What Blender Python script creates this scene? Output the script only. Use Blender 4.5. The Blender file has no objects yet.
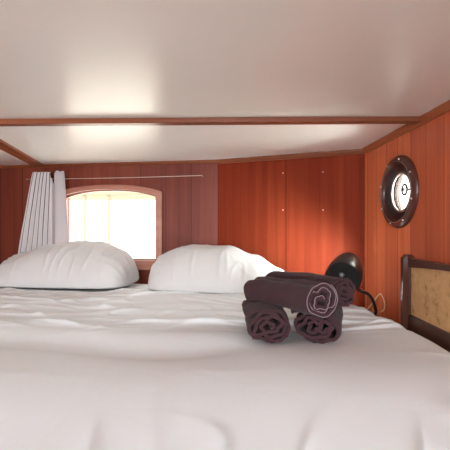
import bpy, bmesh, math, random
from mathutils import Vector, Matrix, noise

random.seed(7)
S = bpy.context.scene
COL = S.collection
PI = math.pi
H = 1.2                      # height of the camera above the cabin floor

# ------------------------------------------------------------------ camera
cam_d = bpy.data.cameras.new('camera')
cam_d.sensor_width = 36.0
cam_d.lens = 28.0
cam_d.clip_start = 0.02
cam = bpy.data.objects.new('camera', cam_d)
cam.location = (0, 0, H)
cam.rotation_euler = (PI / 2, 0, 0)
COL.objects.link(cam)
S.camera = cam

# ------------------------------------------------------------------ sky, light, exposure
W = bpy.data.worlds.new('sky')
S.world = W
W.use_nodes = True
bg = W.node_tree.nodes['Background']
bg.inputs[0].default_value = (1.0, 0.98, 0.95, 1)
bg.inputs[1].default_value = 4.0

S.view_settings.view_transform = 'Standard'
S.view_settings.look = 'None'
S.view_settings.gamma = 1.0
S.view_settings.use_curve_mapping = False
S.view_settings.exposure = 1.02
S.cycles.use_denoising = True
S.cycles.max_bounces = 10
S.cycles.diffuse_bounces = 6


def area(name, loc, direction, sx, sy, power=0.0, color=(1, 1, 1), portal=False):
    d = bpy.data.lights.new(name, 'AREA')
    d.shape = 'RECTANGLE'
    d.size, d.size_y = sx, sy
    d.energy = power
    d.color = color
    if portal:
        d.cycles.is_portal = True
    o = bpy.data.objects.new(name, d)
    o.location = loc
    o.rotation_euler = Vector(direction).to_track_quat('-Z', 'Y').to_euler()
    COL.objects.link(o)
    return o


# plan of the cabin (x to the right, y away from the camera)
PA = Vector((-1.52, 2.37))
PB = Vector((-0.043, 2.15))
PC = Vector((0.735, 1.84))
CEIL = H + 0.40
REAR = -3.4
LEFT = -1.75
RIGHT = 0.735

# unseen daylight: rear window light, and fill lights added at right, left and overhead
area('daylight_rear_window', (-0.25, REAR + 0.05, H + 0.02), (0.08, 1, -0.03), 1.8, 0.62, 82, (0.87, 0.95, 1.0))
area('added_right_daylight', (RIGHT - 0.05, -0.15, H + 0.03), (-1, 0.45, -0.08), 0.80, 0.44, 2.5, (0.90, 0.96, 1.0))  # added fill light in front of the solid right wall
area('added_left_daylight', (LEFT + 0.05, 0.10, H - 0.02), (1, 0.25, -0.05), 0.90, 0.56, 4, (0.90, 0.96, 1.0))  # added fill light in front of the solid left wall
area('added_overhead_daylight', (0.05, -0.75, CEIL - 0.03), (0, 0.5, -1), 0.90, 0.80, 10.0, (0.90, 0.96, 1.0))  # added light from above; the ceiling has no opening here
# bright sky close outside the porthole
area('daylight_porthole', (0.90, 1.478, H + 0.139), (-1, 0, 0), 0.24, 0.24, 9.0, (1.0, 0.97, 0.90))
# a portal guides the sky light through the back window
area('portal_back_window', (-0.75, 2.33, H), (-0.147, -0.99, 0), 0.72, 0.50, portal=True)


# ------------------------------------------------------------------ helpers
def link(name, me, mat=None, parent=None):
    o = bpy.data.objects.new(name, me)
    COL.objects.link(o)
    if mat:
        me.materials.append(mat)
    if parent:
        o.parent = parent
    return o


def obj(name, bm, mat=None, parent=None, smooth=False, angle=None, loc=None, rotz=None):
    bmesh.ops.recalc_face_normals(bm, faces=bm.faces[:])
    me = bpy.data.meshes.new(name)
    bm.to_mesh(me)
    bm.free()
    if smooth:
        for p in me.polygons:
            p.use_smooth = True
        if angle:
            me.set_sharp_from_angle(angle=math.radians(angle))
    o = link(name, me, mat, parent)
    if loc:
        o.location = loc
    if rotz is not None:
        o.rotation_euler = (0, 0, rotz)
    return o


def tag(o, label, cat, group=None):
    o['label'] = label
    o['category'] = cat
    if group:
        o['group'] = group
    return o


def struct(o):
    o['kind'] = 'structure'
    return o


def thing(name, label, cat, loc, rotz=0, group=None):
    o = bpy.data.objects.new(name, None)
    o.empty_display_size = 0.05
    COL.objects.link(o)
    o.location = loc
    o.rotation_euler = (0, 0, rotz)
    return tag(o, label, cat, group)


def box(bm, x0, x1, y0, y1, z0, z1, bevel=0.0, seg=2):
    r = bmesh.ops.create_cube(bm, size=1.0)
    vs = r['verts']
    for v in vs:
        v.co = Vector(((x0 + x1) / 2 + v.co.x * (x1 - x0), (y0 + y1) / 2 + v.co.y * (y1 - y0), (z0 + z1) / 2 + v.co.z * (z1 - z0)))
    if bevel > 0:
        es = list({e for v in vs for e in v.link_edges})
        bmesh.ops.bevel(bm, geom=es, offset=bevel, segments=seg, profile=0.5, affect='EDGES')


def prism(bm, pts, axis_vec, close=True):
    """polygon pts (3-D) extruded along axis_vec"""
    a = [bm.verts.new(p) for p in pts]
    b = [bm.verts.new(Vector(p) + Vector(axis_vec)) for p in pts]
    bm.faces.new(a)
    bm.faces.new(list(reversed(b)))
    n = len(a)
    for i in range(n):
        bm.faces.new((a[i], b[i], b[(i + 1) % n], a[(i + 1) % n]))


def tube(bm, pts, r, n=10, cap=True):
    pts = [Vector(p) for p in pts]
    rings = []
    up = Vector((0.03, 0.02, 1)).normalized()
    prev = None
    for i, p in enumerate(pts):
        t = (pts[min(i + 1, len(pts) - 1)] - pts[max(i - 1, 0)]).normalized()
        if prev is None:
            a = t.cross(up)
            if a.length < 1e-3:
                a = t.cross(Vector((1, 0, 0)))
            a.normalize()
        else:
            a = (prev - t * prev.dot(t)).normalized()
        prev = a
        b = t.cross(a)
        rr = r[i] if isinstance(r, (list, tuple)) else r
        rings.append([bm.verts.new(p + (a * math.cos(2 * PI * k / n) + b * math.sin(2 * PI * k / n)) * rr) for k in range(n)])
    for i in range(len(rings) - 1):
        for k in range(n):
            bm.faces.new((rings[i][k], rings[i][(k + 1) % n], rings[i + 1][(k + 1) % n], rings[i + 1][k]))
    if cap:
        bm.faces.new(list(reversed(rings[0])))
        bm.faces.new(rings[-1])


def lathe(bm, profile, M=None, n=48, closed_profile=False):
    """profile: list of (r, z) revolved about local Z, then moved by M"""
    M = M or Matrix.Identity(4)
    rings = []
    for r, z in profile:
        if r < 1e-6:
            rings.append([bm.verts.new(M @ Vector((0, 0, z)))])
        else:
            rings.append([bm.verts.new(M @ Vector((r * math.cos(2 * PI * k / n), r * math.sin(2 * PI * k / n), z))) for k in range(n)])
    m = len(rings)
    rng = range(m) if closed_profile else range(m - 1)
    for i in rng:
        A, B = rings[i], rings[(i + 1) % m]
        for k in range(n):
            k2 = (k + 1) % n
            if len(A) == 1 and len(B) == 1:
                continue
            if len(A) == 1:
                bm.faces.new((A[0], B[k], B[k2]))
            elif len(B) == 1:
                bm.faces.new((A[k], B[0], A[k2]))
            else:
                bm.faces.new((A[k], B[k], B[k2], A[k2]))


def catmull(P, per=8):
    P = [Vector(p) for p in P]
    out = []
    for i in range(len(P) - 1):
        p0, p1, p2, p3 = P[max(i - 1, 0)], P[i], P[i + 1], P[min(i + 2, len(P) - 1)]
        for k in range(per):
            t = k / per
            out.append(0.5 * ((2 * p1) + (-p0 + p2) * t + (2 * p0 - 5 * p1 + 4 * p2 - p3) * t * t + (-p0 + 3 * p1 - 3 * p2 + p3) * t ** 3))
    out.append(P[-1])
    return out


def lerp_table(tab, x):
    if x <= tab[0][0]:
        return tab[0][1]
    for (x0, y0), (x1, y1) in zip(tab, tab[1:]):
        if x <= x1:
            t = (x - x0) / (x1 - x0)
            t = t * t * (3 - 2 * t)
            return y0 + (y1 - y0) * t
    return tab[-1][1]


def sm(a, b, x):
    t = max(0.0, min(1.0, (x - a) / (b - a)))
    return t * t * (3 - 2 * t)


def nz(x, y, z=0.0):
    return noise.noise(Vector((x, y, z)))


def ridged(x, y, z=0.0):
    return 1.0 - min(1.0, abs(nz(x, y, z)) * 2.6)


# ------------------------------------------------------------------ materials
def new_mat(name, color, rough=0.5, spec=0.5, coat=0.0, metallic=0.0, sheen=0.0):
    m = bpy.data.materials.new(name)
    m.use_nodes = True
    b = m.node_tree.nodes['Principled BSDF']
    b.inputs['Base Color'].default_value = (*color, 1)
    b.inputs['Roughness'].default_value = rough
    b.inputs['Specular IOR Level'].default_value = spec
    b.inputs['Metallic'].default_value = metallic
    b.inputs['Coat Weight'].default_value = coat
    b.inputs['Sheen Weight'].default_value = sheen
    return m


def N(m, t, **kw):
    n = m.node_tree.nodes.new(t)
    for k, v in kw.items():
        setattr(n, k, v)
    return n


def L(m, a, b):
    m.node_tree.links.new(a, b)


def mathn(m, op, a, b=None):
    n = N(m, 'ShaderNodeMath', operation=op)
    for i, v in enumerate((a, b)):
        if v is None:
            continue
        if isinstance(v, (int, float)):
            n.inputs[i].default_value = v
        else:
            L(m, v, n.inputs[i])
    return n.outputs[0]


def wood(name, dark, mid, light, grain='Z', plank=None, offset=0.0, rough=0.38, coat=0.12, tone=0.25, along='X', fine=1.0, spec=0.28):
    """varnished wood: streaky grain along one axis, optional plank joints across another"""
    m = new_mat(name, mid, rough, spec, coat)
    b = m.node_tree.nodes['Principled BSDF']
    b.inputs['Coat Roughness'].default_value = 0.3
    tc = N(m, 'ShaderNodeTexCoord')
    mp = N(m, 'ShaderNodeMapping')
    sc = {'X': (0.7, 26, 26), 'Y': (26, 0.7, 26), 'Z': (26, 26, 0.7)}[grain]
    mp.inputs['Scale'].default_value = [s * (fine if s > 1 else 1) for s in sc]
    L(m, tc.outputs['Object'], mp.inputs['Vector'])
    n1 = N(m, 'ShaderNodeTexNoise')
    n1.inputs['Scale'].default_value = 1.0
    n1.inputs['Detail'].default_value = 5
    n1.inputs['Roughness'].default_value = 0.6
    n1.inputs['Distortion'].default_value = 0.25
    L(m, mp.outputs[0], n1.inputs['Vector'])
    mp2 = N(m, 'ShaderNodeMapping')
    sc2 = {'X': (0.35, 4.5, 4.5), 'Y': (4.5, 0.35, 4.5), 'Z': (4.5, 4.5, 0.35)}[grain]
    mp2.inputs['Scale'].default_value = sc2
    L(m, tc.outputs['Object'], mp2.inputs['Vector'])
    n2 = N(m, 'ShaderNodeTexNoise')
    n2.inputs['Scale'].default_value = 1.0
    n2.inputs['Detail'].default_value = 2
    L(m, mp2.outputs[0], n2.inputs['Vector'])
    f = mathn(m, 'ADD', mathn(m, 'MULTIPLY', n1.outputs[0], 0.55), mathn(m, 'MULTIPLY', n2.outputs[0], 0.45))
    if plank:
        sep = N(m, 'ShaderNodeSeparateXYZ')
        L(m, tc.outputs['Object'], sep.inputs[0])
        u = mathn(m, 'DIVIDE', mathn(m, 'SUBTRACT', sep.outputs[along], offset), plank)
        idx = mathn(m, 'FLOOR', u)
        wn = N(m, 'ShaderNodeTexWhiteNoise', noise_dimensions='1D')
        L(m, idx, wn.inputs['W'])
        f = mathn(m, 'ADD', f, mathn(m, 'MULTIPLY', mathn(m, 'SUBTRACT', wn.outputs[0], 0.5), tone))
        fr = mathn(m, 'FRACT', u)
        edge = mathn(m, 'MINIMUM', fr, mathn(m, 'SUBTRACT', 1.0, fr))
        groove = mathn(m, 'LESS_THAN', edge, 0.0016 / plank)
    cr = N(m, 'ShaderNodeValToRGB')
    e = cr.color_ramp.elements
    e[0].position, e[0].color = 0.28, (*dark, 1)
    e[1].position, e[1].color = 0.74, (*light, 1)
    k = cr.color_ramp.elements.new(0.5)
    k.color = (*mid, 1)
    L(m, f, cr.inputs[0])
    colour = cr.outputs[0]
    if plank:
        mx = N(m, 'ShaderNodeMix', data_type='RGBA')
        L(m, groove, mx.inputs['Factor'])
        L(m, colour, mx.inputs['A'])
        mx.inputs['B'].default_value = (dark[0] * 0.35, dark[1] * 0.3, dark[2] * 0.3, 1)
        colour = mx.outputs['Result']
    L(m, colour, b.inputs['Base Color'])
    bp = N(m, 'ShaderNodeBump')
    bp.inputs['Strength'].default_value = 0.06
    bp.inputs['Distance'].default_value = 0.01
    L(m, n1.outputs[0], bp.inputs['Height'])
    L(m, bp.outputs[0], b.inputs['Normal'])
    return m


def fabric(name, color, rough=0.9, bump=0.15, scale=400, sheen=0.0, big=0.0):
    m = new_mat(name, color, rough, 0.15, 0, 0, sheen)
    b = m.node_tree.nodes['Principled BSDF']
    tc = N(m, 'ShaderNodeTexCoord')
    n = N(m, 'ShaderNodeTexNoise')
    n.inputs['Scale'].default_value = scale
    n.inputs['Detail'].default_value = 2
    L(m, tc.outputs['Object'], n.inputs['Vector'])
    bp = N(m, 'ShaderNodeBump')
    bp.inputs['Strength'].default_value = bump
    bp.inputs['Distance'].default_value = 0.002
    L(m, n.outputs[0], bp.inputs['Height'])
    last = bp
    if big:
        n2 = N(m, 'ShaderNodeTexNoise')
        n2.inputs['Scale'].default_value = 9
        n2.inputs['Detail'].default_value = 4
        n2.inputs['Distortion'].default_value = 0.8
        L(m, tc.outputs['Object'], n2.inputs['Vector'])
        b2 = N(m, 'ShaderNodeBump')
        b2.inputs['Strength'].default_value = big
        b2.inputs['Distance'].default_value = 0.02
        L(m, n2.outputs[0], b2.inputs['Height'])
        L(m, bp.outputs[0], b2.inputs['Normal'])
        last = b2
    L(m, last.outputs[0], b.inputs['Normal'])
    return m


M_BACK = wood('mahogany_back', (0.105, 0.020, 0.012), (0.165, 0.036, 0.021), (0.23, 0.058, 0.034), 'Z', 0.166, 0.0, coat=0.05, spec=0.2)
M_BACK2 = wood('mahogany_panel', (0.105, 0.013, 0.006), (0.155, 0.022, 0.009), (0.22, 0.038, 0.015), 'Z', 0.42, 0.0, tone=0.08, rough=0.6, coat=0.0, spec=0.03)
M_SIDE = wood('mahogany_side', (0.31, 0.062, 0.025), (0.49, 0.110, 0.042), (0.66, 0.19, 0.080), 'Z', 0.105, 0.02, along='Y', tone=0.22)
M_TRIM = wood('trim_wood', (0.11, 0.027, 0.010), (0.20, 0.055, 0.020), (0.30, 0.095, 0.038), 'X', rough=0.35)
M_TRIMY = wood('trim_wood_lengthwise', (0.17, 0.045, 0.017), (0.29, 0.085, 0.032), (0.41, 0.14, 0.055), 'Y', rough=0.35)
M_FRAME = wood('window_frame_wood', (0.26, 0.10, 0.07), (0.36, 0.155, 0.11), (0.45, 0.21, 0.155), 'X', rough=0.3)
M_DARK = wood('dark_stained_wood', (0.035, 0.012, 0.008), (0.065, 0.022, 0.014), (0.11, 0.040, 0.025), 'Z', rough=0.33, coat=0.12)
M_POST = wood('polished_dark_wood', (0.035, 0.012, 0.008), (0.065, 0.022, 0.014), (0.11, 0.040, 0.025), 'Z', rough=0.22, coat=0.6, spec=0.5)
M_LEDGE = wood('ledge_wood', (0.22, 0.08, 0.045), (0.32, 0.13, 0.075), (0.42, 0.19, 0.11), 'Y')
M_FLOOR = wood('floor_wood', (0.12, 0.05, 0.025), (0.20, 0.09, 0.045), (0.28, 0.13, 0.07), 'Y', 0.12, 0.0)
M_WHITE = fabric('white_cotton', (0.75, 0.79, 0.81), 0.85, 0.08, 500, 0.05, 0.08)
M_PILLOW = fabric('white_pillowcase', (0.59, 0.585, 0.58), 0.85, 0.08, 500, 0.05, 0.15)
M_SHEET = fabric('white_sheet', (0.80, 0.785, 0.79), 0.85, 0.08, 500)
M_TOWEL = fabric('aubergine_terry', (0.048, 0.022, 0.025), 0.95, 0.9, 260, 0.06)
M_HEM = fabric('towel_edge_stitching', (0.22, 0.17, 0.185), 0.9, 0.3, 500)
M_BLACK = new_mat('black_lacquer', (0.012, 0.011, 0.012), 0.35, 0.5)
M_BLACKIN = new_mat('black_inside', (0.006, 0.006, 0.006), 0.55, 0.4)
M_BULB = new_mat('switch_metal', (0.14, 0.14, 0.15), 0.35, 0.6)
M_STEEL = new_mat('screw_steel', (0.75, 0.70, 0.64), 0.3, 0.5, 0, 0.9)
M_BRONZE = wood('porthole_wood', (0.040, 0.010, 0.007), (0.065, 0.017, 0.011), (0.10, 0.028, 0.018), 'Z', rough=0.32, coat=0.1)
M_RIM = new_mat('porthole_rim_metal', (0.40, 0.33, 0.29), 0.35, 0.5, 0, 0.7)
M_PDARK = new_mat('porthole_recess', (0.018, 0.010, 0.009), 0.35, 0.5)
M_LATCH = new_mat('latch_metal', (0.05, 0.04, 0.038), 0.5, 0.3)
M_CORD = new_mat('beige_cord', (0.62, 0.44, 0.24), 0.5, 0.4)
M_WIRE = new_mat('curtain_wire_metal', (0.62, 0.50, 0.44), 0.35, 0.5, 0, 0.5)


def glass_mat():
    m = bpy.data.materials.new('pane_glass')
    m.use_nodes = True
    nt = m.node_tree
    nt.nodes.remove(nt.nodes['Principled BSDF'])
    tr = N(m, 'ShaderNodeBsdfTransparent')
    tr.inputs[0].default_value = (0.97, 0.98, 0.97, 1)
    gl = N(m, 'ShaderNodeBsdfGlossy')
    gl.inputs['Roughness'].default_value = 0.02
    lw = N(m, 'ShaderNodeLayerWeight')
    lw.inputs[0].default_value = 0.5
    fr = mathn(m, 'ADD', mathn(m, 'MULTIPLY', mathn(m, 'POWER', lw.outputs['Facing'], 5.0), 0.9), 0.04)
    mx = N(m, 'ShaderNodeMixShader')
    L(m, fr, mx.inputs[0])
    L(m, tr.outputs[0], mx.inputs[1])
    L(m, gl.outputs[0], mx.inputs[2])
    L(m, mx.outputs[0], nt.nodes['Material Output'].inputs['Surface'])
    return m


M_GLASS = glass_mat()


def ceiling_mat(name, c1, c2, rough):
    m = new_mat(name, c1, rough, 0.5, 0.0)
    b = m.node_tree.nodes['Principled BSDF']
    tc = N(m, 'ShaderNodeTexCoord')
    n = N(m, 'ShaderNodeTexNoise')
    n.inputs['Scale'].default_value = 1.6
    n.inputs['Detail'].default_value = 4
    L(m, tc.outputs['Object'], n.inputs['Vector'])
    cr = N(m, 'ShaderNodeValToRGB')
    cr.color_ramp.elements[0].position = 0.35
    cr.color_ramp.elements[0].color = (*c1, 1)
    cr.color_ramp.elements[1].position = 0.65
    cr.color_ramp.elements[1].color = (*c2, 1)
    L(m, n.outputs[0], cr.inputs[0])
    # tiny dark specks in the lacquer
    v = N(m, 'ShaderNodeTexVoronoi')
    v.inputs['Scale'].default_value = 5.5
    L(m, tc.outputs['Object'], v.inputs['Vector'])
    sp = mathn(m, 'LESS_THAN', v.outputs['Distance'], 0.011)
    mx = N(m, 'ShaderNodeMix', data_type='RGBA')
    L(m, sp, mx.inputs['Factor'])
    L(m, cr.outputs[0], mx.inputs['A'])
    mx.inputs['B'].default_value = (0.10, 0.08, 0.07, 1)
    L(m, mx.outputs['Result'], b.inputs['Base Color'])
    n2 = N(m, 'ShaderNodeTexNoise')
    n2.inputs['Scale'].default_value = 7
    n2.inputs['Detail'].default_value = 3
    L(m, tc.outputs['Object'], n2.inputs['Vector'])
    bp = N(m, 'ShaderNodeBump')
    bp.inputs['Strength'].default_value = 0.08
    bp.inputs['Distance'].default_value = 0.01
    L(m, n2.outputs[0], bp.inputs['Height'])
    L(m, bp.outputs[0], b.inputs['Normal'])
    return m


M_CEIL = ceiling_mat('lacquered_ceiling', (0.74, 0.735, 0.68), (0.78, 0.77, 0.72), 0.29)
M_CEIL2 = ceiling_mat('lacquered_ceiling_lit', (0.90, 0.915, 0.88), (0.92, 0.935, 0.91), 0.30)  # same lacquer, painted lighter aft for the light near the window

# ------------------------------------------------------------------ large structure
bm = bmesh.new(); box(bm, LEFT - 0.1, RIGHT + 0.1, REAR - 0.1, 2.6, -0.06, 0.0)
struct(obj('floor', bm, M_FLOOR))
BEAM_Y = 1.318
bm = bmesh.new(); box(bm, LEFT - 0.1, RIGHT + 0.1, REAR - 0.1, BEAM_Y + 0.01, CEIL, CEIL + 0.05)
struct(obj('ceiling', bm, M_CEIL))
bm = bmesh.new(); box(bm, LEFT - 0.1, RIGHT + 0.1, BEAM_Y + 0.01, 2.6, CEIL, CEIL + 0.05)
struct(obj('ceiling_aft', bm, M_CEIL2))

# back wall with the window; local x runs along the wall, local y is the outward depth
dAB = (PA - PB)
lenAB = dAB.length
rotAB = math.atan2(-dAB.y, -dAB.x)          # local +x points from A to B (to the right)
T = 0.09


def wall_frame(x, y):
    """world (x, y) on the wall line AB -> local x measured from B (negative to the left)"""
    return (Vector((x, y)) - PB).dot(-dAB.normalized())


WX0 = wall_frame(-1.075, 2.302)
WX1 = wall_frame(-0.435, 2.208)
WZ0 = H - 0.224
WZS = H + 0.186          # springing of the arch at the corners
WZT = H + 0.230          # crown of the arch


def arch_z(x, x0, x1, zs, zt):
    u = (x - (x0 + x1) / 2) / ((x1 - x0) / 2)
    return zs + (zt - zs) * (1 - abs(u) ** 2.4)


def arch_outline(x0, x1, z0, zs, zt, n=28):
    pts = [(x0, z0), (x1, z0)]
    for i in range(n + 1):
        x = x1 + (x0 - x1) * i / n
        pts.append((x, arch_z(x, x0, x1, zs, zt)))
    return pts


def ring_prism(bm, inner, outer, y0, y1):
    n = len(inner)
    vi0 = [bm.verts.new((x, y0, z)) for x, z in inner]
    vi1 = [bm.verts.new((x, y1, z)) for x, z in inner]
    vo0 = [bm.verts.new((x, y0, z)) for x, z in outer]
    vo1 = [bm.verts.new((x, y1, z)) for x, z in outer]
    for i in range(n):
        j = (i + 1) % n
        bm.faces.new((vi0[i], vi0[j], vo0[j], vo0[i]))
        bm.faces.new((vi1[i], vo1[i], vo1[j], vi1[j]))
        bm.faces.new((vi0[i], vi1[i], vi1[j], vi0[j]))
        bm.faces.new((vo0[i], vo0[j], vo1[j], vo1[i]))


bm = bmesh.new()
XL = -(lenAB + 0.3)
box(bm, XL, WX0, 0, T, 0, CEIL)
box(bm, WX1, 0.004, 0, T, 0, CEIL)
box(bm, WX0, WX1, 0, T, 0, WZ0)
top = [(WX0 + (WX1 - WX0) * i / 28, 0, arch_z(WX0 + (WX1 - WX0) * i / 28, WX0, WX1, WZS, WZT)) for i in range(29)]
prism(bm, top + [(WX1, 0, CEIL), (WX0, 0, CEIL)], (0, T, 0))
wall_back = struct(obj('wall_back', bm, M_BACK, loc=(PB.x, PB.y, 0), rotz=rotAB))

# second, slightly turned panel of the back wall
dBC = PC - PB
rotBC = math.atan2(dBC.y, dBC.x)
bm = bmesh.new(); box(bm, 0, dBC.length + 0.02, 0, 0.06, 0, CEIL)
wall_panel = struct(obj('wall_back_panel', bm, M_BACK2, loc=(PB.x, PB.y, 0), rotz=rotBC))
cosb, sinb = math.cos(rotBC), math.sin(rotBC)


def on_panel(px, py):
    """point of the turned panel met by the line of sight through a place in the photo"""
    a = (px - 224) / 350
    t = (PB.x - a * PB.y) / (a * sinb - cosb)
    y = PB.y + t * sinb
    return t, H + (225 - py) / 350 * y


for px, py in ((282, 173), (322, 172), (282, 210), (322, 210)):
    t, z = on_panel(px, py)
    bm = bmesh.new()
    lathe(bm, [(0, -0.0025), (0.002, -0.002), (0.0028, -0.001), (0.0028, 0.001), (0, 0.001)],
          Matrix.Translation((t, 0, z)) @ Matrix.Rotation(-PI / 2, 4, 'X'), 14)
    obj('screw', bm, M_STEEL, wall_panel, True)

# right wall with the round hole for the porthole
PY, PZ, PR = 1.478, H + 0.139, 0.150
HR = 0.118
TR = 0.05
bm = bmesh.new()
a0, a1, b0, b1 = PY - 0.17, PY + 0.17, PZ - 0.17, PZ + 0.17
box(bm, RIGHT, RIGHT + TR, REAR - 0.1, a0, 0, CEIL)
box(bm, RIGHT, RIGHT + TR, a1, PC.y + 0.06, 0, CEIL)
box(bm, RIGHT, RIGHT + TR, a0, a1, 0, b0)
box(bm, RIGHT, RIGHT + TR, a0, a1, b1, CEIL)
nn = 64
inner, outer = [], []
for k in range(nn):
    an = 2 * PI * k / nn
    c, s = math.cos(an), math.sin(an)
    q = 0.17 / max(abs(c), abs(s))
    inner.append((PY + HR * c, PZ + HR * s)); outer.append((PY + q * c, PZ + q * s))
ring = []
for dx in (0, TR):
    ring.append([[bm.verts.new((RIGHT + dx, y, z)) for y, z in P] for P in (inner, outer)])
for k in range(nn):
    j = (k + 1) % nn
    (i0, o0), (i1, o1) = ring
    bm.faces.new((i0[k], o0[k], o0[j], i0[j]))
    bm.faces.new((i1[k], i1[j], o1[j], o1[k]))
    bm.faces.new((i0[k], i0[j], i1[j], i1[k]))
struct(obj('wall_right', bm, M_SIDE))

# the parts of the cabin around and behind the camera
bm = bmesh.new()
lx0, lx1, ly0, ly1 = LEFT - 0.06, LEFT, REAR - 0.1, 2.5
box(bm, lx0, lx1, ly0, ly1, 0, CEIL)
struct(obj('wall_left', bm, M_SIDE))
bm = bmesh.new(); box(bm, LEFT, RIGHT, REAR - 0.06, REAR, 0, CEIL)
struct(obj('wall_front', bm, M_BACK))

def added_plain_window(name, loc, w, h, rotz):  # frame and pane added over solid wall to dress an unseen light
    bm = bmesh.new()
    o_ = [(-w / 2 - 0.05, -h / 2 - 0.05), (w / 2 + 0.05, -h / 2 - 0.05), (w / 2 + 0.05, h / 2 + 0.05), (-w / 2 - 0.05, h / 2 + 0.05)]
    i_ = [(-w / 2, -h / 2), (w / 2, -h / 2), (w / 2, h / 2), (-w / 2, h / 2)]
    ring_prism(bm, i_, o_, -0.02, 0.0)
    f = struct(obj(name, bm, M_FRAME, loc=loc, rotz=rotz))
    bm = bmesh.new(); box(bm, -w / 2, w / 2, -0.008, -0.002, -h / 2, h / 2)
    obj('pane', bm, M_GLASS, f)
    return f


added_plain_window('added_window_4', (LEFT, 0.10, H - 0.02), 0.92, 0.58, PI / 2)
added_plain_window('added_window_2', (RIGHT, -0.15, H + 0.03), 0.82, 0.46, -PI / 2)
added_plain_window('added_window_3', (-0.25, REAR, H + 0.02), 1.82, 0.64, PI)

# ceiling strips and edge mouldings
bm = bmesh.new()
box(bm, LEFT, RIGHT, -0.018, 0.018, CEIL - 0.019, CEIL, 0.002)
struct(obj('trim_1', bm, M_TRIM, loc=(0, BEAM_Y, 0), rotz=math.radians(-1.2)))
bm = bmesh.new()
p0, p1 = Vector((-1.015, BEAM_Y + 0.02)), Vector((-1.235, 2.32))
d = (p1 - p0)
box(bm, -0.036, 0.036, 0, d.length, CEIL - 0.012, CEIL, 0.002)
struct(obj('trim_2', bm, M_TRIMY, loc=(p0.x, p0.y, 0), rotz=math.atan2(-d.x, d.y)))
bm = bmesh.new()
prism(bm, [(0, 0, CEIL), (0, 0, CEIL - 0.026), (0, -0.008, CEIL - 0.026), (0, -0.016, CEIL - 0.010), (0, -0.016, CEIL)], (dBC.length, 0, 0))
struct(obj('trim_3', bm, M_TRIM, loc=(PB.x, PB.y, 0), rotz=rotBC))
bm = bmesh.new()
prism(bm, [(0, 0, CEIL), (0, 0, CEIL - 0.018), (0, -0.007, CEIL - 0.018), (0, -0.012, CEIL - 0.008), (0, -0.012, CEIL)], (lenAB + 0.2, 0, 0))
struct(obj('trim_4', bm, M_TRIM, loc=(PB.x + dAB.x * (lenAB + 0.2) / lenAB, PB.y + dAB.y * (lenAB + 0.2) / lenAB, 0), rotz=rotAB))
bm = bmesh.new()
prism(bm, [(RIGHT, REAR, CEIL), (RIGHT, REAR, CEIL - 0.028), (RIGHT - 0.009, REAR, CEIL - 0.028), (RIGHT - 0.018, REAR, CEIL - 0.012), (RIGHT - 0.018, REAR, CEIL)], (0, PC.y - REAR, 0))
struct(obj('trim_5', bm, M_TRIMY))

# ------------------------------------------------------------------ the arched window
FW = 0.040
inn = arch_outline(WX0, WX1, WZ0, WZS, WZT)
out = [(WX0 - FW, WZ0 - FW), (WX1 + FW, WZ0 - FW)]
for i in range(29):
    x = WX1 + (WX0 - WX1) * i / 28
    u = (x - (WX0 + WX1) / 2) / ((WX1 - WX0) / 2)
    xo = (WX0 + WX1) / 2 + u * ((WX1 - WX0) / 2 + FW)
    out.append((xo, arch_z(xo, WX0 - FW, WX1 + FW, WZS + FW * 0.55, WZT + FW * 0.6)))
bm = bmesh.new(); ring_prism(bm, inn, out, -0.012, 0.0)
win = struct(obj('window_1', bm, M_FRAME, loc=(PB.x, PB.y, 0), rotz=rotAB))
# thin bead around the outside of the casing
bead = [(x, -0.012, z) for x, z in out]
bm = bmesh.new(); tube(bm, bead + [bead[0]], 0.0045, 8, False)
obj('window_bead', bm, M_FRAME, win, True)
# sash set into the opening
s = 0.008
inn2 = arch_outline(WX0 + s, WX1 - s, WZ0 + s, WZS - s, WZT - s)
bm = bmesh.new(); ring_prism(bm, inn2, inn, 0.030, 0.055)
obj('sash', bm, M_FRAME, win)
bm = bmesh.new()
prism(bm, [(x, 0.040, z) for x, z in arch_outline(WX0 + s, WX1 - s, WZ0 + s, WZS - s, WZT - s)], (0, 0.005, 0))
obj('pane', bm, M_GLASS, win)
# board under the window and the sill rail above the pillows
bm = bmesh.new(); box(bm, WX0 - FW, WX1 + FW, -0.020, 0, WZ0 - FW - 0.018, WZ0 - FW, 0.003)
obj('window_sill', bm, M_FRAME, win)

# what lies outside: quay, low pale wall and the edge of an awning
M_QUAY = new_mat('pale_quay_stone', (0.75, 0.70, 0.62), 0.9)
M_AWN = new_mat('cream_awning', (0.72, 0.60, 0.38), 0.9)
M_HEDGE = new_mat('pale_foliage', (0.60, 0.62, 0.36), 0.9)
bm = bmesh.new(); box(bm, -14, 12, 3.2, 22, -1.2, -1.0)
struct(obj('ground', bm, M_QUAY))
M_CANOPY = new_mat('weathered_timber', (0.20, 0.185, 0.135), 0.9, 0.1)
can = thing('canopy', 'pale timber canopy outdoors, seen through the top of the arched window', 'canopy', (-1.5, 4.0, -1.0))
bm = bmesh.new(); box(bm, -1.1, 1.1, 0, 0.9, H + 1.345, H + 1.44, 0.01)
obj('canopy_roof', bm, M_CANOPY, can)
for xx in (-0.62, -0.12, 0.16):
    bm = bmesh.new(); box(bm, xx - 0.014, xx + 0.014, 0.03, 0.06, 0, H + 1.345)
    obj('post', bm, M_CANOPY, can)

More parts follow.
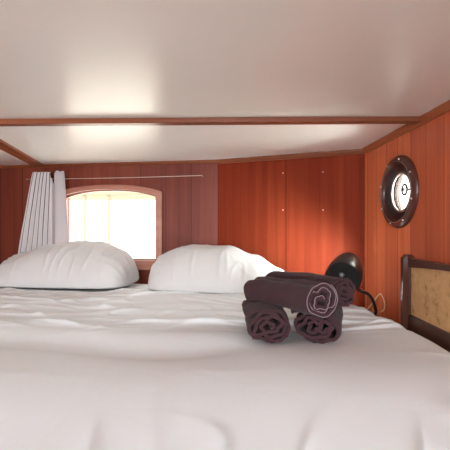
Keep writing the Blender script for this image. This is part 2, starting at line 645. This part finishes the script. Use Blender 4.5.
# ------------------------------------------------------------------ porthole
port = thing('porthole', 'round porthole in a dark varnished wooden ring on the right wall', 'porthole', (RIGHT, PY, PZ))
Mp = Matrix.Rotation(PI / 2, 4, 'Y')        # local z -> +x (outwards)
bm = bmesh.new()
lathe(bm, [(0.118, 0.0), (0.118, -0.010), (0.123, -0.017), (0.136, -0.019), (0.147, -0.015), (0.1535, -0.007), (0.1535, 0.0)], Mp, 72, True)
obj('ring', bm, M_BRONZE, port, True, 40)
bm = bmesh.new()
lathe(bm, [(0.1185, -0.006), (0.112, -0.004), (0.100, 0.004), (0.082, 0.012), (0.076, 0.024), (0.076, 0.040), (0.1175, 0.040)], Mp, 72, True)
obj('inner_frame', bm, M_PDARK, port, True, 40)
bm = bmesh.new()
lathe(bm, [(0.083, 0.004), (0.087, 0.007), (0.083, 0.012), (0.078, 0.012), (0.076, 0.008), (0.078, 0.004)], Mp, 64, True)
obj('glass_rim', bm, M_RIM, port, True)
bm = bmesh.new()
lathe(bm, [(0, 0.020), (0.0765, 0.020), (0.0765, 0.026), (0, 0.026)], Mp, 64)
obj('porthole_pane', bm, M_GLASS, port, True, 40)
bm = bmesh.new()
lathe(bm, [(0.1275, -0.0195), (0.129, -0.0205), (0.1305, -0.0195), (0.129, -0.018)], Mp, 72, True)
obj('inlay_line', bm, M_RIM, port, True)
for k in range(8):
    an = 2 * PI * (k + 0.35) / 8
    bm = bmesh.new()
    lathe(bm, [(0, -0.0225), (0.0025, -0.022), (0.004, -0.019), (0.004, -0.014), (0, -0.014)],
          Matrix.Translation((0, 0.137 * math.cos(an), 0.137 * math.sin(an))) @ Mp, 12)
    obj('screw', bm, M_STEEL, port, True)
# ring-shaped latch with its screw in front of the pane
bm = bmesh.new()
pts = [(0.010, -0.026 + 0.021 * math.cos(2 * PI * k / 28), 0.008 + 0.021 * math.sin(2 * PI * k / 28)) for k in range(29)]
tube(bm, pts, 0.0048, 8, False)
tube(bm, [(0.014, -0.026, 0.008), (0.002, -0.028, 0.008), (-0.002, -0.029, 0.008)], [0.007, 0.008, 0.005], 12)
tube(bm, [(0.010, -0.045, 0.006), (0.006, -0.066, 0.005), (0.002, -0.085, 0.004)], [0.004, 0.004, 0.005], 10)
obj('latch', bm, M_LATCH, port, True)

# ------------------------------------------------------------------ curtain and its wire
wl = []
for i in range(13):
    x = WX0 - 0.23 + (WX1 + 0.30 - WX0 + 0.23) * i / 12
    wl.append((x, -0.030, H + 0.302 - 0.004 * math.sin(PI * i / 12)))
wire = thing('curtain_wire', 'thin metal curtain wire stretched above the arched window', 'curtain wire', (PB.x, PB.y, 0), rotAB)
bm = bmesh.new(); tube(bm, wl, 0.0022, 8); obj('wire', bm, M_WIRE, wire, True)
for x, y, z in (wl[0], wl[-1]):
    bm = bmesh.new()
    tube(bm, [(x, 0, z), (x, -0.03, z), (x, -0.034, z)], [0.004, 0.003, 0.004], 8)
    obj('hook', bm, M_WIRE, wire, True)


def curtain_mat():
    m = new_mat('striped_curtain', (0.6, 0.55, 0.56), 0.9, 0.1, 0, 0, 0.2)
    b = m.node_tree.nodes['Principled BSDF']
    uv = N(m, 'ShaderNodeUVMap', uv_map='cloth')
    sep = N(m, 'ShaderNodeSeparateXYZ')
    L(m, uv.outputs[0], sep.inputs[0])
    u = sep.outputs['X']
    fr = mathn(m, 'FRACT', mathn(m, 'ADD', mathn(m, 'MULTIPLY', u, 9.677), 0.60))
    st = mathn(m, 'LESS_THAN', fr, 0.24)
    st = mathn(m, 'MULTIPLY', st, mathn(m, 'LESS_THAN', u, 0.66))
    mx = N(m, 'ShaderNodeMix', data_type='RGBA')
    L(m, st, mx.inputs['Factor'])
    # same cloth: pleated side painted lighter to offset shade in its folds
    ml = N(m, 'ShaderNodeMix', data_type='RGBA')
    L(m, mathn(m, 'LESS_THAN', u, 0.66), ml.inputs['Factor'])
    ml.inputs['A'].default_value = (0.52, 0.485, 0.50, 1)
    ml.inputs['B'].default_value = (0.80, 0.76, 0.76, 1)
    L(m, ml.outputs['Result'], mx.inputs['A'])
    mx.inputs['B'].default_value = (0.055, 0.035, 0.04, 1)
    L(m, mx.outputs['Result'], b.inputs['Base Color'])
    # daylight glows through the thin cloth
    tl = N(m, 'ShaderNodeBsdfTranslucent')
    L(m, mx.outputs['Result'], tl.inputs[0])
    mxs = N(m, 'ShaderNodeMixShader')
    mxs.inputs[0].default_value = 0.25
    out_ = m.node_tree.nodes['Material Output']
    L(m, b.outputs[0], mxs.inputs[1])
    L(m, tl.outputs[0], mxs.inputs[2])
    L(m, mxs.outputs[0], out_.inputs['Surface'])
    return m


NS, NT = 220, 50
bm = bmesh.new()
uvl = bm.loops.layers.uv.new('cloth')
rows = []


def curt_pt(sx, t):
    # top and bottom edge in wall-local x
    xt = wall_frame(-1.248, 2.33) + sx * 0.222
    xb = wall_frame(-1.365, 2.345) + sx * 0.385
    x = xt + (xb - xt) * t ** 0.9
    if sx < 0.62:
        ph = sx / 0.62 * 6 * 2 * PI
        amp = 0.007 + 0.005 * t
        y = -0.046 + amp * math.sin(ph) - 0.006 * nz(sx * 6, t * 2)
        x += 0.003 * math.sin(2 * ph)
    else:
        v = (sx - 0.62) / 0.38
        y = -0.046 - 0.030 * math.sin(PI * v) ** 1.2 + 0.010 * math.sin(v * 9 + t) * (0.4 + t) + 0.010 * sm(0.2, 0.35, v) * (1 - sm(0.35, 0.5, v))
    ztop = H + 0.345
    dip = math.exp(-((sx - 0.69) / 0.085) ** 2)
    z = ztop - 0.085 * dip * (1 - t) - (0.60) * t + 0.003 * math.sin(sx * 60) * (1 - t)
    return Vector((x, y, z))


for j in range(NT + 1):
    rows.append([bm.verts.new(curt_pt(i / NS, j / NT)) for i in range(NS + 1)])
for j in range(NT):
    for i in range(NS):
        f = bm.faces.new((rows[j][i], rows[j][i + 1], rows[j + 1][i + 1], rows[j + 1][i]))
        for lp, (a, b_) in zip(f.loops, ((i, j), (i + 1, j), (i + 1, j + 1), (i, j + 1))):
            lp[uvl].uv = (a / NS, b_ / NT)
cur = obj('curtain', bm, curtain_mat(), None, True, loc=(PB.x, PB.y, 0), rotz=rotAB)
md = cur.modifiers.new('thickness', 'SOLIDIFY'); md.thickness = 0.002
tag(cur, 'pleated grey striped curtain gathered at the left of the arched window', 'curtain')

# ------------------------------------------------------------------ bed
BZ = H - 0.36                 # top of the mattress
bed = thing('bed', 'wide built-in bed with a white sheeted mattress under the duvet', 'bed', (-0.4, 1.3, 0))


def slab(bm, pts, z0, z1, bevel=0.0):
    c = Vector((-0.4, 1.3, 0))
    prism(bm, [Vector((x, y, z0)) - c for x, y in pts], (0, 0, z1 - z0))
    if bevel:
        bmesh.ops.bevel(bm, geom=bm.edges[:], offset=bevel, segments=4, profile=0.5, affect='EDGES')


foot = [(-1.45, 0.50), (0.50, 0.50), (0.50, 1.86), (-0.045, 2.10), (-1.45, 2.31)]
bm = bmesh.new(); slab(bm, foot, BZ - 0.20, BZ, 0.03)
obj('mattress', bm, M_SHEET, bed, True, 50)
base = [(-1.47, 0.48), (0.515, 0.48), (0.515, 1.875), (-0.045, 2.11), (-1.47, 2.325)]
bm = bmesh.new(); slab(bm, base, 0.0, BZ - 0.20, 0.004)
obj('bed_base', bm, M_DARK, bed)


def duvet_edge(y):
    return lerp_table([(0.40, 0.42), (0.55, 0.50), (0.75, 0.615), (1.0, 0.640), (1.3, 0.612), (1.8, 0.555), (2.0, 0.53)], y)


DY0, DY1, DX0 = 0.33, 2.02, -1.47


def duvet_top(x, y):
    z = H - 0.325
    # soft body of the quilt at the foot, a shallow valley and the flatter upper half
    z += 0.016 * math.exp(-((y - 0.72) / 0.19) ** 2) * (0.8 + 0.2 * math.cos((x - 0.05) * 2.2))
    vy = 0.99 - 0.10 * math.exp(-((x + 0.15) / 0.3) ** 2) + 0.05 * nz(x * 1.4, 3.1)
    z -= 0.016 * math.exp(-((y - vy) / 0.055) ** 2) * sm(0.22, -0.15, x)
    z += 0.010 * math.exp(-((y - vy - 0.13) / 0.07) ** 2) * sm(0.22, -0.1, x)
    z += 0.008 * nz(x * 2.0, y * 2.4, 1.7)
    # cross wrinkles on the upper half
    wb = sm(1.02, 1.14, y) * (1 - sm(1.75, 1.9, y))
    wx = x * 1.7 + 0.5 * y
    z += wb * 0.013 * (ridged(wx, y * 7.5 + 0.8 * nz(x * 2, y * 2), 5.0) ** 3 - 0.25)
    z += wb * 0.007 * (ridged(wx * 1.7 + 4, y * 13.0 + 1.5 * nz(x * 3, y * 2, 9), 8.0) ** 3 - 0.25)
    # slanting fine creases all over
    z += 0.0022 * (0.5 + 0.5 * wb) * (ridged(x * 3.2 + y * 1.5, y * 2.6 - x * 2.0, 2.0) ** 4)
    # pulls at the foot and at the right corner
    wf = sm(0.60, 0.48, y)
    z += wf * 0.008 * (ridged(x * 9.0 + 2.5 * y + 1.5 * nz(x * 2, y * 3, 4), y * 2.5, 12.0) ** 5 - 0.1)
    e = duvet_edge(y) - x
    wr = sm(0.20, 0.06, e) * sm(0.95, 0.7, y)
    z += wr * 0.008 * (ridged((y + x * 0.8) * 8.0, (x - y) * 1.6, 15.0) ** 3 - 0.2)
    # the towels and the pillows press into it
    z -= 0.010 * math.exp(-(((x - 0.20) / 0.16) ** 2 + ((y - 1.07) / 0.14) ** 2))
    z -= 0.02 * sm(1.70, 1.9, y)
    return z


NX, NY = 300, 260
bm = bmesh.new()
rows = []
for j in range(NY + 1):
    v = j / NY
    y = DY0 + (DY1 - DY0) * v
    xe = duvet_edge(y)
    # keep clear of the back walls
    row = []
    for i in range(NX + 1):
        u = i / NX
        x = DX0 + (xe - DX0) * (1 - (1 - u) ** 1.25)
        d1 = (xe - x)
        d2 = (y - DY0)
        d = min(d1, d2) if max(d1, d2) > 0.16 else min(d1, d2)
        # rounded roll-off at the free edges
        q1 = max(0.0, 1 - d1 / 0.08); q2 = max(0.0, 1 - d2 / 0.13)
        q = min(1.0, (q1 ** 2 + q2 ** 2) ** 0.5)
        drop = 1 - math.sqrt(max(0.0, 1 - q * q))
        zt = duvet_top(x, y)
        z = zt - drop * 0.20
        yy = min(y, 2.10 - 0.149 * (min(x, PB.x) - PB.x)) if x < PB.x else min(y, 2.10 - 0.40 * (x - PB.x))
        row.append(bm.verts.new((x, yy, z)))
    rows.append(row)
for j in range(NY):
    for i in range(NX):
        bm.faces.new((rows[j][i], rows[j][i + 1], rows[j + 1][i + 1], rows[j + 1][i]))
duvet = obj('duvet', bm, M_WHITE, None, True)
md = duvet.modifiers.new('thickness', 'SOLIDIFY'); md.thickness = 0.012; md.offset = -1
tag(duvet, 'rumpled white duvet spread over the whole bed under the pillows and towels', 'duvet')


# ------------------------------------------------------------------ pillows
def pillow(name, label, cx, cy, rot, a, b, prof, base_z, seed, tilt=0.0):
    bm = bmesh.new()
    n, mrows = 110, 70
    topv, botv = [], []
    for j in range(mrows + 1):
        tv, bv = [], []
        v = -1 + 2 * j / mrows
        for i in range(n + 1):
            u = -1 + 2 * i / n
            # pulled-in sides between the corners
            x = a * u * (1 - 0.07 * v ** 4)
            y = b * v * (1 - 0.22 * abs(u) ** 7)
            gu = max(0.0, 1 - abs(u) ** 10.0) ** 0.48
            gv = max(0.0, 1 - abs(v) ** 2.6) ** 0.60
            g = gu * gv
            hgt = lerp_table(prof, u)
            wr = 0.006 * (ridged(u * 2.2 + seed, v * 2.0 + 2.5 * u, seed) ** 3) * (0.4 + 0.6 * abs(u)) \
                + 0.008 * nz(u * 2.3 + seed, v * 2.3, seed * 2) \
                + 0.012 * (ridged(u * 6 + seed, v * 1.2, seed + 3) ** 4) * sm(0.2, -0.9, v) \
                + 0.010 * (ridged(u * 1.2 - v * 2.0 + seed, v * 5, seed + 7) ** 4) * sm(0.35, 0.95, abs(u))
            zt = 0.018 + (hgt - 0.018) * g * (1 + tilt * v) + wr * min(1.0, g * 2.2)
            zb = 0.018 - 0.020 * g ** 0.5
            edge = (i in (0, n) or j in (0, mrows))
            pt = bm.verts.new((x, y, zt if not edge else 0.018))
            tv.append(pt)
            bv.append(pt if edge else bm.verts.new((x, y, zb)))
        topv.append(tv); botv.append(bv)
    for j in range(mrows):
        for i in range(n):
            bm.faces.new((topv[j][i], topv[j][i + 1], topv[j + 1][i + 1], topv[j + 1][i]))
            q = [botv[j][i], botv[j + 1][i], botv[j + 1][i + 1], botv[j][i + 1]]
            if len(set(q)) == 4:
                try:
                    bm.faces.new(q)
                except ValueError:
                    pass
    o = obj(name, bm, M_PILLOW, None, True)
    o.location = (cx, cy, base_z)
    o.rotation_euler = (0, 0, rot)
    tag(o, label, 'pillow', 'pillows at the head of the bed')
    return o


pillow('pillow', 'plump white pillow under the arched window, leftmost of the two', -0.895, 1.985, -0.10, 0.388, 0.20,
       [(-1, 0.10), (-0.7, 0.165), (-0.3, 0.215), (0.1, 0.232), (0.45, 0.225), (0.8, 0.185), (1, 0.14)], H - 0.331, 1.3, 0.15)
pillow('pillow', 'white pillow in front of the red wood panel, beside the rolled towels', -0.015, 1.845, -0.17, 0.375, 0.195,
       [(-1, 0.165), (-0.85, 0.190), (-0.45, 0.217), (0.05, 0.220), (0.45, 0.165), (0.8, 0.10), (1, 0.06)], H - 0.331, 4.6, 0.15)


# ------------------------------------------------------------------ rolled towels
def towel(label, front, direction, length, rw, rh, turns, start, seed, flap=0.0, tilt=0.0, hem=False, sag=0.0, wob=1.0, bend=0.0):
    """ribbon rolled to a spiral; local x/z is the section, local y the axis (away from the front end)"""
    t = thing('rolled_towel', label, 'towel', front, math.atan2(-direction[0], direction[1]), 'dark rolled towels stacked on the bed')
    t.rotation_euler.x = tilt
    n = int(turns * 64)
    th = 0.0092 / ((rw + rh) / 2)
    cen = []
    for k in range(n + 1):
        s_ = k / n
        an = start + 2 * PI * turns * (s_ - 1)
        r = 0.10 + (1 - th * 0.5 - 0.10) * s_ ** 0.85
        wobble = 1 + wob * (0.16 * nz(an * 0.55 + seed, seed) + 0.10 * nz(math.cos(an) * 1.7 + seed, math.sin(an) * 1.7, s_ * 3) + 0.15 * nz(an * 1.5 + seed, seed * 2.0)) * (1 - s_ ** 2.5) * 1.6
        r *= wobble
        c, sn = math.cos(an), math.sin(an)
        flat = 1 - 0.07 * sm(0.3, 1.0, -sn)      # the roll flattens where it lies
        cen.append(Vector((rw * r * c, 0, rh * r * sn * flat)))
    if flap:
        e, d_ = cen[-1], (cen[-1] - cen[-2]).normalized()
        for k in range(1, 9):
            f = k / 8
            cen.append(e + d_ * flap * f + Vector((0, 0, -0.16 * flap * f * f)))
    m = len(cen)
    tl, half = [], 0.0046
    for k in range(m):
        tg = (cen[min(k + 1, m - 1)] - cen[max(k - 1, 0)]).normalized()
        tl.append(Vector((-tg.z, 0, tg.x)))
    NL = 14
    bm = bmesh.new()
    grid = []
    for j in range(NL + 1):
        w = j / NL
        row_o, row_i = [], []
        bulge = 1 - 0.05 * (abs(2 * w - 1) ** 3)
        for k in range(m):
            s_ = min(1.0, k / n)
            off = 0.010 * nz(s_ * 5 + seed, 4.0 * w, seed) * (1 - abs(2 * w - 1)) * 0.35
            # layers do not end flush
            yy = length * w
            endo = 0.010 * nz(s_ * 4.3 + seed * 3, seed) - 0.006 * (1 - s_)
            yy += endo * (1 if w < 0.5 else -1) * abs(2 * w - 1) ** 2
            lump = (0.006 * nz(cen[k].x * 30 + seed, w * 4, cen[k].z * 30) + 0.004 * (ridged(cen[k].x * 25 + 3 * w + seed, w * 2.5, cen[k].z * 25) ** 4 - 0.3)) * s_
            p = cen[k] * bulge + Vector((-bend * w ** 1.5, yy, -sag * (1 - (2 * w - 1) ** 2)))
            hh = half * (1.0 if j in (0, NL) else 1.05)
            row_o.append(bm.verts.new(p - tl[k] * (hh + lump + off)))
            row_i.append(bm.verts.new(p + tl[k] * (hh - lump - off)))
        grid.append((row_o, row_i))
    for j in range(NL):
        (o0, i0), (o1, i1) = grid[j], grid[j + 1]
        for k in range(m - 1):
            bm.faces.new((o0[k], o0[k + 1], o1[k + 1], o1[k]))
            bm.faces.new((i0[k], i1[k], i1[k + 1], i0[k + 1]))
        bm.faces.new((o0[0], o1[0], i1[0], i0[0]))
        bm.faces.new((o0[m - 1], i0[m - 1], i1[m - 1], o1[m - 1]))
    for j in (0, NL):
        o_, i_ = grid[j]
        for k in range(m - 1):
            bm.faces.new((o_[k], i_[k], i_[k + 1], o_[k + 1]))
    hp = [(grid[0][0][k].co + grid[0][1][k].co) / 2 + Vector((0, -0.0012, 0)) - tl[k] * 0.0034 for k in range(6, m, 2)]
    obj('cloth', bm, M_TOWEL, t, True, 55)
    if hem:
        bm = bmesh.new(); tube(bm, hp, 0.0012, 6)
        h = obj('hem', bm, M_HEM, t, True)
        h['label'] = 'paler stitched edge'
    return t


zb = H - 0.331
towel('dark aubergine rolled towel, bottom left of the stack with a loose flap', (0.120, 0.955, zb + 0.053), (0.02, 1), 0.22,
      0.070, 0.053, 3.5, 1.95, 2.2, flap=0.045, tilt=-0.04, wob=1.7)
towel('dark aubergine rolled towel, bottom right of the stack', (0.249, 0.960, zb + 0.053), (0.36, 1), 0.23,
      0.072, 0.053, 3.6, 1.8, 5.1, flap=0.055, tilt=-0.03, wob=1.7)
towel('dark aubergine rolled towel, top front of the stack with pale stitched edge', (0.240, 0.885, zb + 0.141), (-0.22, 0.97), 0.255,
      0.055, 0.051, 3.2, 0.9, 7.7, tilt=-0.07, hem=True, wob=1.7, bend=0.085)
towel('dark aubergine rolled towel, top rear of the stack nearest the black lamp', (0.335, 0.985, zb + 0.142), (-0.32, 0.95), 0.28,
      0.052, 0.049, 3.2, -1.2, 9.4, tilt=-0.04, wob=1.6, bend=0.075)

# ------------------------------------------------------------------ ledge along the right wall
LZ = H - 0.43
ledge = thing('ledge', 'narrow wooden ledge along the right wall beside the bed', 'ledge', (0.63, 1.3, LZ))
bm = bmesh.new()
prism(bm, [(-0.002, 0.03, -0.022), (0.104, 0.03, -0.022), (0.104, 0.53, -0.022), (-0.002, 0.572, -0.022)], (0, 0, 0.022))
obj('board', bm, M_LEDGE, ledge)
bm = bmesh.new(); box(bm, 0.012, 0.034, 0.035, 0.535, -LZ, -0.022)
obj('apron', bm, M_DARK, ledge)

# ------------------------------------------------------------------ reading lamp
lampx, lampy = 0.682, 1.60
lamp = thing('reading_lamp', 'black bullet-shaped reading lamp on a bent stem behind the towels', 'lamp', (lampx, lampy, LZ))
bm = bmesh.new()
lathe(bm, [(0, 0), (0.040, 0), (0.042, 0.003), (0.040, 0.010), (0.012, 0.014), (0.008, 0.024), (0, 0.024)], None, 40)
obj('base', bm, M_BLACK, lamp, True, 40)
hc = Vector((0.476, 1.40, H - 0.200)) - Vector((lampx, lampy, LZ))
ax = Vector((-0.46, -0.84, -0.28)).normalized()       # the closed cap faces the cabin, the mouth is turned to the wall for the added glow
Mh = Matrix.Translation(hc) @ ax.to_track_quat('Z', 'Y').to_matrix().to_4x4()
bm = bmesh.new()
tube(bm, catmull([(0, 0, 0.018), (0.004, -0.008, 0.045), (-0.045, -0.05, 0.12), (hc.x + 0.030, hc.y + 0.035, hc.z - 0.052)], 10), 0.0072, 12)
obj('stem', bm, M_BLACK, lamp, True, 60)
bm = bmesh.new()
R_ = 0.068
lathe(bm, [(R_ - 0.014, -0.115), (R_ - 0.007, -0.080), (R_, -0.02), (R_ + 0.001, 0.030), (R_ - 0.002, 0.036), (R_ - 0.004, 0.030),
           (R_ - 0.005, -0.02), (R_ - 0.011, -0.080), (R_ - 0.017, -0.115)], Mh, 56, True)
obj('lamp_shade', bm, M_BLACK, lamp, True, 50)
bm = bmesh.new()
lathe(bm, [(0, 0.022), (0.040, 0.024), (R_ - 0.004, 0.029), (R_ - 0.004, 0.016), (0, 0.010)], Mh, 56)
cap = obj('cap', bm, M_BLACKIN, lamp, True, 40)
bm = bmesh.new()
lathe(bm, [(0, 0.036), (0.006, 0.035), (0.010, 0.031), (0.011, 0.022), (0, 0.022)], Mh @ Matrix.Translation((-0.004, 0.012, 0)), 24)
obj('switch', bm, M_BULB, cap, True)
bm = bmesh.new()
lathe(bm, [(0, -0.080), (0.012, -0.076), (0.020, -0.062), (0.018, -0.045), (0.010, -0.030), (0.010, 0.012), (0, 0.012)], Mh, 24)
M_GLOW = new_mat('added_glow_bulb', (1, 0.8, 0.6), 0.4)  # bulb made to glow to go with the added spot
gb = M_GLOW.node_tree.nodes['Principled BSDF']
gb.inputs['Emission Color'].default_value = (1.0, 0.58, 0.28, 1)
gb.inputs['Emission Strength'].default_value = 4.0
obj('added_bulb', bm, M_GLOW, lamp, True)
ld = bpy.data.lights.new('added_wall_glow', 'SPOT')  # added spot in the lamp, makes the wall glow of unknown source
ld.energy = 21
ld.color = (0.86, 1.0, 0.98)
ld.shadow_soft_size = 0.02
ld.spot_size = math.radians(120)
ld.spot_blend = 1.0
lo = bpy.data.objects.new('added_wall_glow', ld)
lo.location = Mh @ Vector((0, 0, -0.118))
lo.rotation_euler = Vector((-0.50, 1, -0.24)).to_track_quat('-Z', 'Y').to_euler()
lo.parent = lamp
COL.objects.link(lo)

# loop of cord lying on the ledge by the wall
cord = tag(obj('power_cord', (lambda b: (tube(b, catmull([
    (0.603, 1.60, LZ + 0.004), (0.628, 1.60, LZ + 0.020), (0.663, 1.585, LZ + 0.070), (0.688, 1.575, LZ + 0.112), (0.700, 1.57, LZ + 0.118),
    (0.710, 1.56, LZ + 0.085), (0.704, 1.55, LZ + 0.055), (0.688, 1.55, LZ + 0.045)], 10), 0.0026, 8), b)[1])(bmesh.new()), M_CORD, None, True),
    'thin beige cord looped against the wall behind the lamp stem', 'cord')

# ------------------------------------------------------------------ cane headboard at the right
HX = 0.66
hb = thing('headboard', 'dark wooden headboard with a tan cane panel at the right edge', 'headboard', (HX, 1.25, 0))
Hh = Vector((HX, 1.25, 0))


def hbox(name, y0, y1, z0, z1, x0, x1, mat, bev=0.004):
    bm = bmesh.new(); box(bm, x0, x1, y0 - 1.25, y1 - 1.25, z0, z1, bev)
    return obj(name, bm, mat, hb, True, 40)


ZT = H - 0.118
for (y0, y1) in ((1.240, 1.285), (0.40, 0.45)):
    bm = bmesh.new()
    yy0, yy1 = y0 - 1.25, y1 - 1.25
    box(bm, -0.022, 0.022, yy0, yy1, 0, ZT + 0.012, 0.013, 1)
    obj('post', bm, M_POST, hb, True, 20)
bm = bmesh.new()
pts = []
ya, yb = 0.45 - 1.25, 1.240 - 1.25
for i in range(25):
    u = i / 24
    pts.append((-0.012, ya + (yb - ya) * u, ZT - 0.032 + 0.012 * (1 - (2 * u - 1) ** 2) * 1.6))
prism(bm, pts + [(-0.012, yb, ZT), (-0.012, ya, ZT)][0:2], (0.026, 0, 0))
obj('top_rail', bm, M_DARK, hb)
hbox('bottom_rail', 0.45, 1.240, H - 0.46, H - 0.317, -0.012, 0.014, M_DARK, 0.003)


def cane():
    m = new_mat('woven_cane', (0.5, 0.33, 0.17), 0.6, 0.3)
    b = m.node_tree.nodes['Principled BSDF']
    tc = N(m, 'ShaderNodeTexCoord')
    n = N(m, 'ShaderNodeTexNoise')
    n.inputs['Scale'].default_value = 34
    n.inputs['Detail'].default_value = 6
    n.inputs['Roughness'].default_value = 0.7
    L(m, tc.outputs['Object'], n.inputs['Vector'])
    cr = N(m, 'ShaderNodeValToRGB')
    e = cr.color_ramp.elements
    e[0].position, e[0].color = 0.32, (0.27, 0.135, 0.05, 1)
    e[1].position, e[1].color = 0.62, (0.60, 0.36, 0.165, 1)
    k = e.new(0.44); k.color = (0.53, 0.31, 0.135, 1)
    L(m, n.outputs[0], cr.inputs[0])
    L(m, cr.outputs[0], b.inputs['Base Color'])
    w = N(m, 'ShaderNodeTexChecker')
    w.inputs['Scale'].default_value = 420
    L(m, tc.outputs['Object'], w.inputs['Vector'])
    bp = N(m, 'ShaderNodeBump')
    bp.inputs['Strength'].default_value = 0.25
    bp.inputs['Distance'].default_value = 0.002
    L(m, w.outputs['Fac'], bp.inputs['Height'])
    L(m, bp.outputs[0], b.inputs['Normal'])
    return m


cp = hbox('cane_panel', 0.45, 1.240, H - 0.32, ZT - 0.004, 0.000, 0.008, cane(), 0.0)
cp['label'] = 'tan speckled cane panel'
